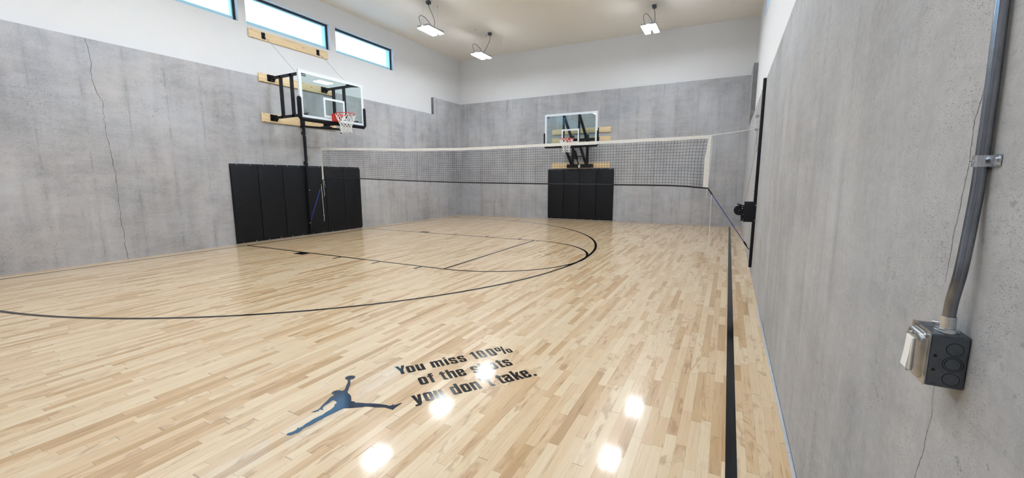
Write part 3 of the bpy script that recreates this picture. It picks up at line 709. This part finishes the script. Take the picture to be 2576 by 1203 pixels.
for x_ in (-5.17, -4.14):
    a = MB(); a.box(x_-.03, x_+.03, YB-BT-.01, YB-BT, 3.09, 3.24); a.cyl((x_, YB-BT-.01, 3.13), (x_, YB-BT-.018, 3.13), .01, 8, 1); a.cyl((x_, YB-BT-.01, 3.2), (x_, YB-BT-.018, 3.2), .01, 8, 1)
    a.ring((x_, YB-BT-.05, 3.08), (1, 0, 0), .02, .004, 12, 5, 1)
    part(a, 'spare_bracket', [M['blackmetal'], M['zinc']], t)
    a = MB(); a.box(x_-.05, x_+.05, YB-BT-.05, YB-BT, 2.79, 2.92); part(a, 'wall_bracket', M['blackmetal'], t)

# ------------------------------------------------------------------ net standards on the walls
NY = 7.2
t = thing('net_standard', 'tall black steel rail on the right wall with winch and pulleys', 'net post', (XR, NY, 0))
a = MB(); a.bbox(.346, XR, NY-.0375, NY+.0375, .12, 2.895, .004); part(a, 'rail', M['blackmetal'], t)
a = MB(); a.bbox(.226, XR, NY-.055, NY+.055, .815, 1.12, .005); part(a, 'winch_box', M['blackmetal'], t)
a = MB(); a.cyl((.165, NY-.03, .985), (.165, NY+.03, .985), .068, 24); a.cyl((.165, NY-.036, .985), (.165, NY-.03, .985), .074, 24); a.cyl((.165, NY+.03, .985), (.165, NY+.036, .985), .074, 24)
a.box(.16, .23, NY-.045, NY-.037, .93, 1.07); a.box(.19, .23, NY-.045, NY+.045, .87, .92)
a.tube([(.20, NY-.05, 1.06), (.17, NY-.055, 1.075), (.13, NY-.055, 1.085)], .009, 6); a.bar((.21, NY-.05, .91), (.205, NY-.05, .83), .03)
w_ = part(a, 'winch', M['blackmetal'], t)
for p in ((.165, .985), (.205, 1.045), (.205, 1.015), (.205, .84)):
    a = MB(); a.sphere((p[0], NY-.052 if p[0] > .2 else NY-.038, p[1]), .009); part(a, 'winch_bolt', M['zinc'], w_)
for z_ in (.845, 1.07):
    a = MB(); a.cyl((.375, NY-.055, z_), (.375, NY-.061, z_), .008, 8); part(a, 'bolt', M['zinc'], t)
for z_, rr in ((2.73, 0), (2.37, .018), (2.29, 0), (2.18, .015), (1.28, 0), (.29, 0)):
    a = MB(); a.cyl((.348, NY, z_), (.330 if not rr else .318, NY, z_), .005, 8)
    if rr:
        a.cyl((.305, NY-.012, z_), (.305, NY+.012, z_), rr, 18); a.cyl((.305, NY-.017, z_), (.305, NY-.012, z_), rr+.005, 18); a.cyl((.305, NY+.012, z_), (.305, NY+.017, z_), rr+.005, 18)
    part(a, 'pulley' if rr else 'eye_pin', M['steel'], t)
a = MB(); pp = [(.318, 2.17), (.320, 2.05), (.320, 1.975)]
a.tube([(x_, NY, z_) for x_, z_ in pp], .003, 5)
a.tube([(.319+.016*math.sin(q), NY, 1.915+.062*math.cos(q)) for q in [2*math.pi*j/14 for j in range(14)]], .003, 5, closed=True)
a.tube([(.318, NY, 1.855), (.306, NY, 1.80), (.312, NY, 1.78), (.300, NY, 1.70), (.262, NY, 1.38), (.222, NY, 1.05)], .0028, 5)
part(a, 'winch_cable', M['steel'], t)

t = thing('net_standard', 'tall black steel rail on the left wall in front of the black pads', 'net post', (XL, NY, 0))
a = MB(); a.bbox(-9.825, -9.772, NY-.028, NY+.028, .04, 2.79, .004); part(a, 'rail', M['blackmetal'], t)
for z_ in (1.86, 2.62):
    a = MB(); a.box(XL, -9.825, NY-.02, NY+.02, z_, z_+.08); part(a, 'wall_spacer', M['blackmetal'], t)
for z_ in (2.60, 2.29, 2.12, 1.93, 1.20):
    a = MB(); a.cyl((-9.766, NY, z_), (-9.748, NY, z_), .010, 8); a.sphere((-9.745, NY, z_), .014 if z_ in (2.60, 1.93, 1.20) else .009); part(a, 'eye_pin', M['zinc'], t)

# ------------------------------------------------------------------ net across the court
TOP = [(-9.19, 2.262), (-8.5, 2.238), (-7.8, 2.210), (-6.4, 2.145), (-4.95, 2.108), (-3.9, 2.108), (-3.0, 2.114), (-1.78, 2.119), (-.8, 2.126), (-.285, 2.133)]
BOT = [(-9.20, 1.462), (-9.0, 1.49), (-8.6, 1.508), (-7.83, 1.49), (-6.4, 1.44), (-4.97, 1.402), (-3.0, 1.378), (-1.76, 1.366), (-.90, 1.358), (-.60, 1.345), (-.42, 1.326), (-.29, 1.318)]
t = thing('court_net', 'long black mesh net with white top tape stretched across the court', 'net', (-4.7, NY, 0))
xs = [TOP[0][0]+(TOP[-1][0]-TOP[0][0])*i/90 for i in range(91)]
a = MB(); vs_ = []
for x_ in xs:
    z_ = interp(TOP, x_); wv = .004*math.sin(x_*9)
    vs_ += [(x_, NY-.006, z_), (x_, NY-.006+wv*.3, z_-.052+wv*.4), (x_, NY+.006, z_-.052+wv*.4), (x_, NY+.006, z_)]
fs = []
for i in range(90):
    b = 4*i
    for j in range(4): fs.append((b+j, b+(j+1) % 4, b+4+(j+1) % 4, b+4+j))
a.add(vs_, fs+[(0, 3, 2, 1), (360, 361, 362, 363)], 0, False); part(a, 'top_tape', M['tape'], t)
def edge_r(s):      # inner edge of the right side band as the net is pulled in
    return -.328-.034*min(1, s*2.2)**.8
a = MB(); vs_ = []; K = 12
for i in range(K+1):
    s = i/K; zt, zb = 2.133, 1.318; z_ = zt+(zb-zt)*s
    xo = -.283-.010*s; xi = edge_r(s) if s > .04 else -.325
    for x_, y_ in ((xi, NY-.003), (xo, NY-.003), (xo, NY+.003), (xi, NY+.003)): vs_.append((x_, y_, z_))
fs = [(4*i+j, 4*i+(j+1) % 4, 4*i+4+(j+1) % 4, 4*i+4+j) for i in range(K) for j in range(4)]
a.add(vs_, fs+[(0, 3, 2, 1), (4*K, 4*K+1, 4*K+2, 4*K+3)]); part(a, 'side_tape', M['tape'], t)
a = MB(); a.add([(x_, y_, z_) for z_, x0, x1 in ((2.262, -9.205, -9.155), (1.46, -9.225, -9.175)) for x_, y_ in ((x0, NY-.003), (x1, NY-.003), (x1, NY+.003), (x0, NY+.003))],
      [(0,1,2,3), (7,6,5,4), (0,1,5,4), (1,2,6,5), (2,3,7,6), (3,0,4,7)]); part(a, 'side_tape', M['tape'], t)
mesh = MB(); NV, NR = 182, 15
def npt(cu, s):
    x_ = -9.16+(cu)*(-.328+9.16); x_ += (edge_r(s)+.328)*max(0, (cu-.9)/.1)**1.3
    zt = interp(TOP, x_)-.05; zb = interp(BOT, x_)
    return (x_, NY+.004*math.sin(x_*5+s*4), zt+(zb-zt)*s)
for i in range(NV):
    mesh.tube([npt(i/(NV-1), s/8) for s in range(9)], .0023, 3, caps=False)
for j in range(NR+1):
    mesh.tube([npt(i/72, j/NR) for i in range(73)], .0023, 3, caps=False)
part(mesh, 'mesh_panel', M['netcord'], t)
a = MB(); a.tube([(x_, NY, interp(BOT, x_)) for x_ in [-9.20+i*(8.91)/60 for i in range(61)]], .012, 6); part(a, 'bottom_cord', M['netcord'], t)
a = MB(); a.tube([(-.285, NY, 2.128), (-.02, NY, 2.152), (.300, NY, 2.192)], .0048, 6); part(a, 'tie_cord', M['cord'], t)
a = MB(); a.tube([(-9.20, NY, 2.258), (-9.45, NY, 2.282), (-9.745, NY, 2.292)], .003, 6); part(a, 'tie_cord', M['netcord'], t)
a = MB(); a.tube([(-.278, NY-.006, 2.13), (-.270, NY-.006, 2.0), (-.273, NY-.006, 1.75), (-.285, NY-.006, 1.5), (-.290, NY-.006, 1.32)], .003, 5)
a.tube([(-.30, NY, 1.31), (-.298, NY, 1.22), (-.302, NY, 1.18), (-.297, NY, 1.16)], .003, 5)
part(a, 'loose_cord', M['cord'], t)
a = MB(); a.tube([(-.232, NY, 1.225), (-.228, NY, .9), (-.224, NY, .6), (-.222, NY, .36), (-.219, NY, .30)], .0032, 5); part(a, 'hanging_cord', M['cord'], t)
a = MB(); a.tube([(-9.275, NY, 1.31), (-9.262, NY, .95), (-9.252, NY, .62), (-9.245, NY, .47), (-9.262, NY, .40)], .0042, 5); a.sphere((-9.25, NY, .56), .010); part(a, 'hanging_cord', M['cord'], t)
a = MB(); a.tube([(-9.195, NY, 1.46), (-9.19, NY, 1.25), (-9.175, NY, 1.10), (-9.19, NY, 1.05)], .0036, 5); a.tube([(-9.17, NY, 1.60), (-9.165, NY, 1.45), (-9.13, NY, 1.28)], .003, 5); part(a, 'loose_cord', M['cord'], t)

def strap(label, p0, p1, hook0, hook1):
    p0, p1 = Vector(p0), Vector(p1); t = thing('tension_strap', label, 'strap', p0)
    d = (p1-p0).normalized()
    a = MB(); a.bar(p0+d*.10, p1-d*.06, .024, .010); part(a, 'webbing', M['blue'], t)
    a = MB(); a.bar(p0, p0+d*.115, .026, .018); a.tube(hook0, .007, 6); part(a, 'end_loop', M['netcord'], t)
    a = MB(); a.bar(p1-d*.075, p1, .032, .022); a.tube(hook1, .006, 6); part(a, 'hook', M['blackmetal'], t)
    return t
strap('blue strap pulling the right lower net corner down to the right rail', (-.285, NY, 1.312), (.30, NY, .445), [(-.285, NY, 1.312), (-.30, NY, 1.325)],
      [(.30, NY, .445), (.315, NY, .415), (.335, NY, .395), (.35, NY, .40)])
s = strap('blue strap running from the left lower net corner down across the black pads', (-9.275, NY, 1.33), (-9.80, NY, .37), [(-9.275, NY, 1.33), (-9.24, NY, 1.40), (-9.20, NY, 1.46)],
      [(-9.80, NY, .37), (-9.81, NY, .345), (-9.80, NY, .33)])
a = MB(); a.sphere((-9.265, NY-.012, 1.345), .013); part(a, 'snap_ring', M['zinc'], s)
a = MB(); a.tube([(-9.83, NY-.035, .345), (-9.79, NY-.045, .325), (-9.75, NY-.035, .345)], .013, 8)
part(a, 'buckle', M['zinc'], s)

# ------------------------------------------------------------------ hanging shop lights
def make_light(label, x, y, bx_, by_, group):
    z0 = 5.45; t = thing('hanging_light', label, 'ceiling light', (x, y, z0), group)
    for s in (-1, 1):
        a = MB(); a.bbox(s*.115-.074, s*.115+.074, -.34, .34, -.002, .045, .006); a.build('light_body', M['lampbody'], t)
        a = MB(); a.bbox(s*.115-.070, s*.115+.070, -.33, .33, -.026, .002, .008); a.build('diffuser', M['led'], t)
    a = MB(); a.bbox(-.06, .06, -.16, .16, .045, .085, .006); a.box(-.2, .2, -.25, -.22, .04, .055); a.box(-.2, .2, .22, .25, .04, .055); a.build('driver_box', M['lampbody'], t)
    zc = ceil_z(x)-z0
    for s in (-1, 1):
        a = MB(); a.tube([(0, s*.30, .03), (0, s*.32, zc)], .0016, 4); a.cyl((0, s*.32, zc-.02), (0, s*.32, zc), .016, 8); a.build('hanging_wire', M['steel'], t)
    dx, dy = bx_-x, by_-y; zb = ceil_z(bx_)-z0
    a = MB(); a.bbox(dx-.052, dx+.052, dy-.052, dy+.052, zb-.075, zb, .008); a.cyl((dx, dy, zb-.10), (dx, dy, zb-.07), .02, 10); a.build('junction_box', M['boxgrey'], t)
    a = MB(); P_ = [Vector((dx, dy, zb-.09)), Vector((dx+.03, dy+.03, zb-.28)), Vector((.09, .14, .30)), Vector((.10, .10, .16)), Vector((.03, .05, .08))]
    pts = []
    for i in range(17):
        u = i/16; q = [P_[0].lerp(P_[1], u), P_[1].lerp(P_[2], u), P_[2].lerp(P_[3], u), P_[3].lerp(P_[4], u)]
        while len(q) > 1: q = [q[j].lerp(q[j+1], u) for j in range(len(q)-1)]
        pts.append(q[0])
    a.tube(pts, .0075, 6); a.build('power_cable', M['cablegrey'], t)
    a = MB(); a.tube([(-.10, -.22, .04), (-.13, -.29, .16), (-.13, -.32, .26), (-.09, -.29, .31), (-.02, -.22, .27), (.05, -.14, .17), (.08, -.10, .05)], .0075, 6); a.build('cable_loop', M['cablegrey'], t)
    return t
make_light('hanging twin panel light nearest the left wall windows, closest of the three in view', -7.40, 9.47, -7.40, 9.40, 'hanging shop lights')
l2 = make_light('hanging twin panel light farthest back, near the back left corner', -7.40, 12.06, -7.17, 12.22, 'hanging shop lights')
l3 = make_light('hanging twin panel light on the right side, above the far hoop\'s right', -2.13, 12.12, -2.09, 12.36, 'hanging shop lights')
lb = make_light('hanging twin panel light above the frame', -2.2, 9.47, -2.1, 9.55, 'hanging shop lights overhead')
for x_, y_ in ((-7.40, 6.80), (-2.2, 6.80), (-7.40, 4.1), (-2.2, 4.1), (-7.4, 1.4), (-2.2, 1.4), (-7.4, -1.3), (-2.2, -1.3)):
    o = copy_tree(lb); o.location = (x_, y_, 5.45)

# ------------------------------------------------------------------ conduit and switch box on the near wall
t = thing('electrical_conduit', 'steel electrical conduit running up the near right wall', 'conduit', (XR, 1.0, 1.19))
cp = [(.3605, .981, 1.178), (.3605, .981, 1.215), (.3612, .980, 1.245), (.3645, .977, 1.290), (.3682, .981, 1.330), (.3715, .986, 1.370), (.3740, .990, 1.405), (.3755, .992, 1.44), (.3758, .994, 1.50), (.3758, .998, 1.62), (.3758, 1.006, 1.745), (.3758, 1.016, 1.95)]
cp = [p for p in cp if p[2] < 2.9]+[(.3758, 1.045, 2.87)]
def smooth(P_, k_=4):
    P_ = [Vector(p) for p in P_]; out = []
    for i in range(len(P_)-1):
        p0, p1, p2, p3 = P_[max(0, i-1)], P_[i], P_[i+1], P_[min(len(P_)-1, i+2)]
        for j in range(k_):
            u = j/k_; out.append(.5*((2*p1)+(p2-p0)*u+(2*p0-5*p1+4*p2-p3)*u*u+(3*p1-p0-3*p2+p3)*u**3))
    return out+[P_[-1]]
a = MB(); a.tube(smooth(cp), .0089, 24); part(a, 'pipe', M['emt'], t)
a = MB(); a.cyl((.3605, .981, 1.188), (.3605, .981, 1.216), .0108, 24); a.cyl((.3605, .981, 1.188), (.3605, .981, 1.194), .0155, 8)
a.cyl((.3605, .981, 1.1875), (.3605, .981, 1.190), .0165, 24); a.cyl((.352, .988, 1.2), (.344, .992, 1.2), .0035, 10); a.cyl((.3605, .991, 1.207), (.3605, .999, 1.207), .003, 10)
part(a, 'connector', M['zinc'], t)
a = MB(); zc_ = 1.486; yc = .9935; xc = .3758; n_ = 14; vs_ = []
prof = [(XR-.0012, yc+.018), (XR-.0012, yc+.011)]
arcp = [(xc-.0105*math.cos(math.radians(q)), yc+.0105*math.sin(math.radians(q))) for q in [90-180*i/n_ for i in range(n_+1)]]
prof = [(XR-.001, yc+.0105)]+arcp+[(XR-.001, yc-.0105), (XR-.001, yc-.034)]
for (x_, y_) in prof:
    for z_ in (zc_-.0095, zc_+.0095): vs_.append((x_, y_, z_))
for i, (x_, y_) in enumerate(prof):
    ox, oy = (-.0014, 0) if i > len(prof)-3 else ((x_-xc)*.14, (y_-yc)*.14)
    for z_ in (zc_-.0095, zc_+.0095): vs_.append((x_+ox, y_+oy, z_))
n2 = len(prof)*2
fs = [(2*i, 2*i+1, 2*i+3, 2*i+2) for i in range(len(prof)-1)]+[(n2+2*i, n2+2*i+2, n2+2*i+3, n2+2*i+1) for i in range(len(prof)-1)]
fs += [(2*i, 2*i+2, n2+2*i+2, n2+2*i) for i in range(len(prof)-1)]+[(2*i+1, n2+2*i+1, n2+2*i+3, 2*i+3) for i in range(len(prof)-1)]
fs += [(0, n2, n2+1, 1), (n2-2, n2-1, 2*n2-1, 2*n2-2)]
a.add(vs_, fs); a.tube([(xc-.0115, yc+.006*math.cos(q), zc_) for q in (0, 1.5, 3)], .0018, 6)
st = part(a, 'pipe_strap', M['zinc'], t)
a = MB(); a.cyl((XR-.002, yc-.025, zc_), (XR-.007, yc-.025, zc_), .0058, 6); a.cyl((XR-.002, yc-.025, zc_), (XR-.0035, yc-.025, zc_), .0085, 16); part(a, 'strap_screw', M['zinc'], st)

# box: local frame x toward the room (-X of the room), built in room coordinates
y0, y1, z0, z1, xw, xf = .960, 1.040, 1.090, 1.187, XR, .3345
t = thing('switch_box', 'grey metal electrical box with white rocker switch on near right wall', 'light switch', (XR, 1.01, 1.09))
a = MB(); a.bbox(xf, xw-.001, y0, y1, z0, z1, .003, seg=3); bx_o = part(a, 'box_body', M['boxgrey'], t)
def disc_ring(mb, cx_, cz_, R, yy, r=.0007): mb.tube([(cx_+R*math.cos(q), yy, cz_+R*math.sin(q)) for q in [2*math.pi*j/36 for j in range(36)]], r, 5, closed=True)
for cz_, rs in ((1.162, (.0112,)), (1.135, (.0135, .0105)), (1.107, (.0112,))):
    a = MB()
    a.cyl((.367, y0-.0005, cz_), (.367, y0+.001, cz_), rs[-1]-.0006, 32)
    k0 = len(a.f)
    for R in rs: disc_ring(a, .367, cz_, R, y0-.0001, .0005)
    for q in range(k0, len(a.f)): a.m[q] = 1
    part(a, 'knockout', [M['boxgrey'], M['dark']], bx_o)
a = MB(); a.tube([(.362-.020+.0105*math.cos(q), 1.012+.0105*math.sin(q), z1+.0001) for q in [2*math.pi*j/30 for j in range(30)]], .0006, 5, closed=True); part(a, 'knockout', M['boxgrey'], bx_o)
for x_, z_ in ((.343, 1.147), (.343, 1.121)):
    a = MB(); a.cyl((x_, y0-.0003, z_), (x_, y0+.0004, z_), .0024, 14); part(a, 'hole', M['dark'], bx_o)
a = MB()
for x_, z_ in ((.352, 1.1845), (.378, 1.1835), (.378, 1.093), (.345, 1.093)):
    a.bbox(x_-.0035, x_+.0035, y0-.0012, y0+.001, z_-.0018, z_+.0018, .0006)
part(a, 'tab', M['boxgrey'], bx_o)
# raised cover with rounded shoulder
def cover():
    a = MB(); rings = []
    def ring_pts(x_, ya, yb, za, zb, r, n_=6):
        pts = []
        for cy_, cz_, q0 in ((yb-r, zb-r, 0), (ya+r, zb-r, 90), (ya+r, za+r, 180), (yb-r, za+r, 270)):
            for i in range(n_+1):
                q = math.radians(q0+90*i/n_); pts.append((x_, cy_+r*math.cos(q), cz_+r*math.sin(q)))
        return pts
    e = .0012
    rings.append(ring_pts(xf, y0-e, y1+e, z0-e, z1+e, .006)); rings.append(ring_pts(xf-.0016, y0-e, y1+e, z0-e, z1+e, .006))
    rings.append(ring_pts(xf-.0018, y0+.005, y1-.005, z0+.005, z1-.005, .010))
    for i in range(7):
        q = math.radians(90*i/6); rings.append(ring_pts(xf-.0030-.0095*math.sin(q), y0+.006+.010*(1-math.cos(q)), y1-.006-.010*(1-math.cos(q)), z0+.006+.010*(1-math.cos(q)), z1-.006-.010*(1-math.cos(q)), .012))
    N_ = len(rings[0]); vs_ = [p for r_ in rings for p in r_]
    fs = [(i*N_+j, i*N_+(j+1) % N_, (i+1)*N_+(j+1) % N_, (i+1)*N_+j) for i in range(len(rings)-1) for j in range(N_)]
    fs += [tuple(range(N_))[::-1], tuple(range((len(rings)-1)*N_, len(rings)*N_))]
    a.add(vs_, fs, 0, True); return a
cv = part(cover(), 'cover_plate', M['cover'], t)
xc_ = xf-.0125
a = MB()
for y_, z_ in ((y0+.010, z1-.008), (y1-.010, z0+.008)):
    a.cyl((xf-.0018, y_, z_), (xf-.0045, y_, z_), .0036, 14); a.sphere((xf-.0045, y_, z_), .003)
for y_, z_ in ((1.0, 1.1735), (1.0, 1.1005)):
    a.cyl((xc_, y_, z_), (xc_-.0018, y_, z_), .0030, 14); a.sphere((xc_-.0012, y_, z_), .0026)
part(a, 'cover_screw', M['steel'], cv)
a = MB(); ya, yb, za, zb = .9855, 1.0150, 1.104, 1.166
a.bbox(xc_-.0035, xc_+.001, ya, yb, za, zb, .001)
sw = part(a, 'switch_frame', M['white'], t)
a = MB(); yi, yj, zi, zj = ya+.0025, yb-.0025, za+.003, zb-.003; zm = (zi+zj)/2; xb_ = xc_-.0034
a.add([(x_, y_, z_) for y_ in (yi, yj) for x_, z_ in ((xb_, zi), (xb_-.0042, zi), (xb_-.0016, zm), (xb_-.0004, zj), (xb_, zj))],
      [(0,1,2,3,4), (9,8,7,6,5), (0,5,6,1), (1,6,7,2), (2,7,8,3), (3,8,9,4), (4,9,5,0)])
part(a, 'rocker', M['white'], sw)
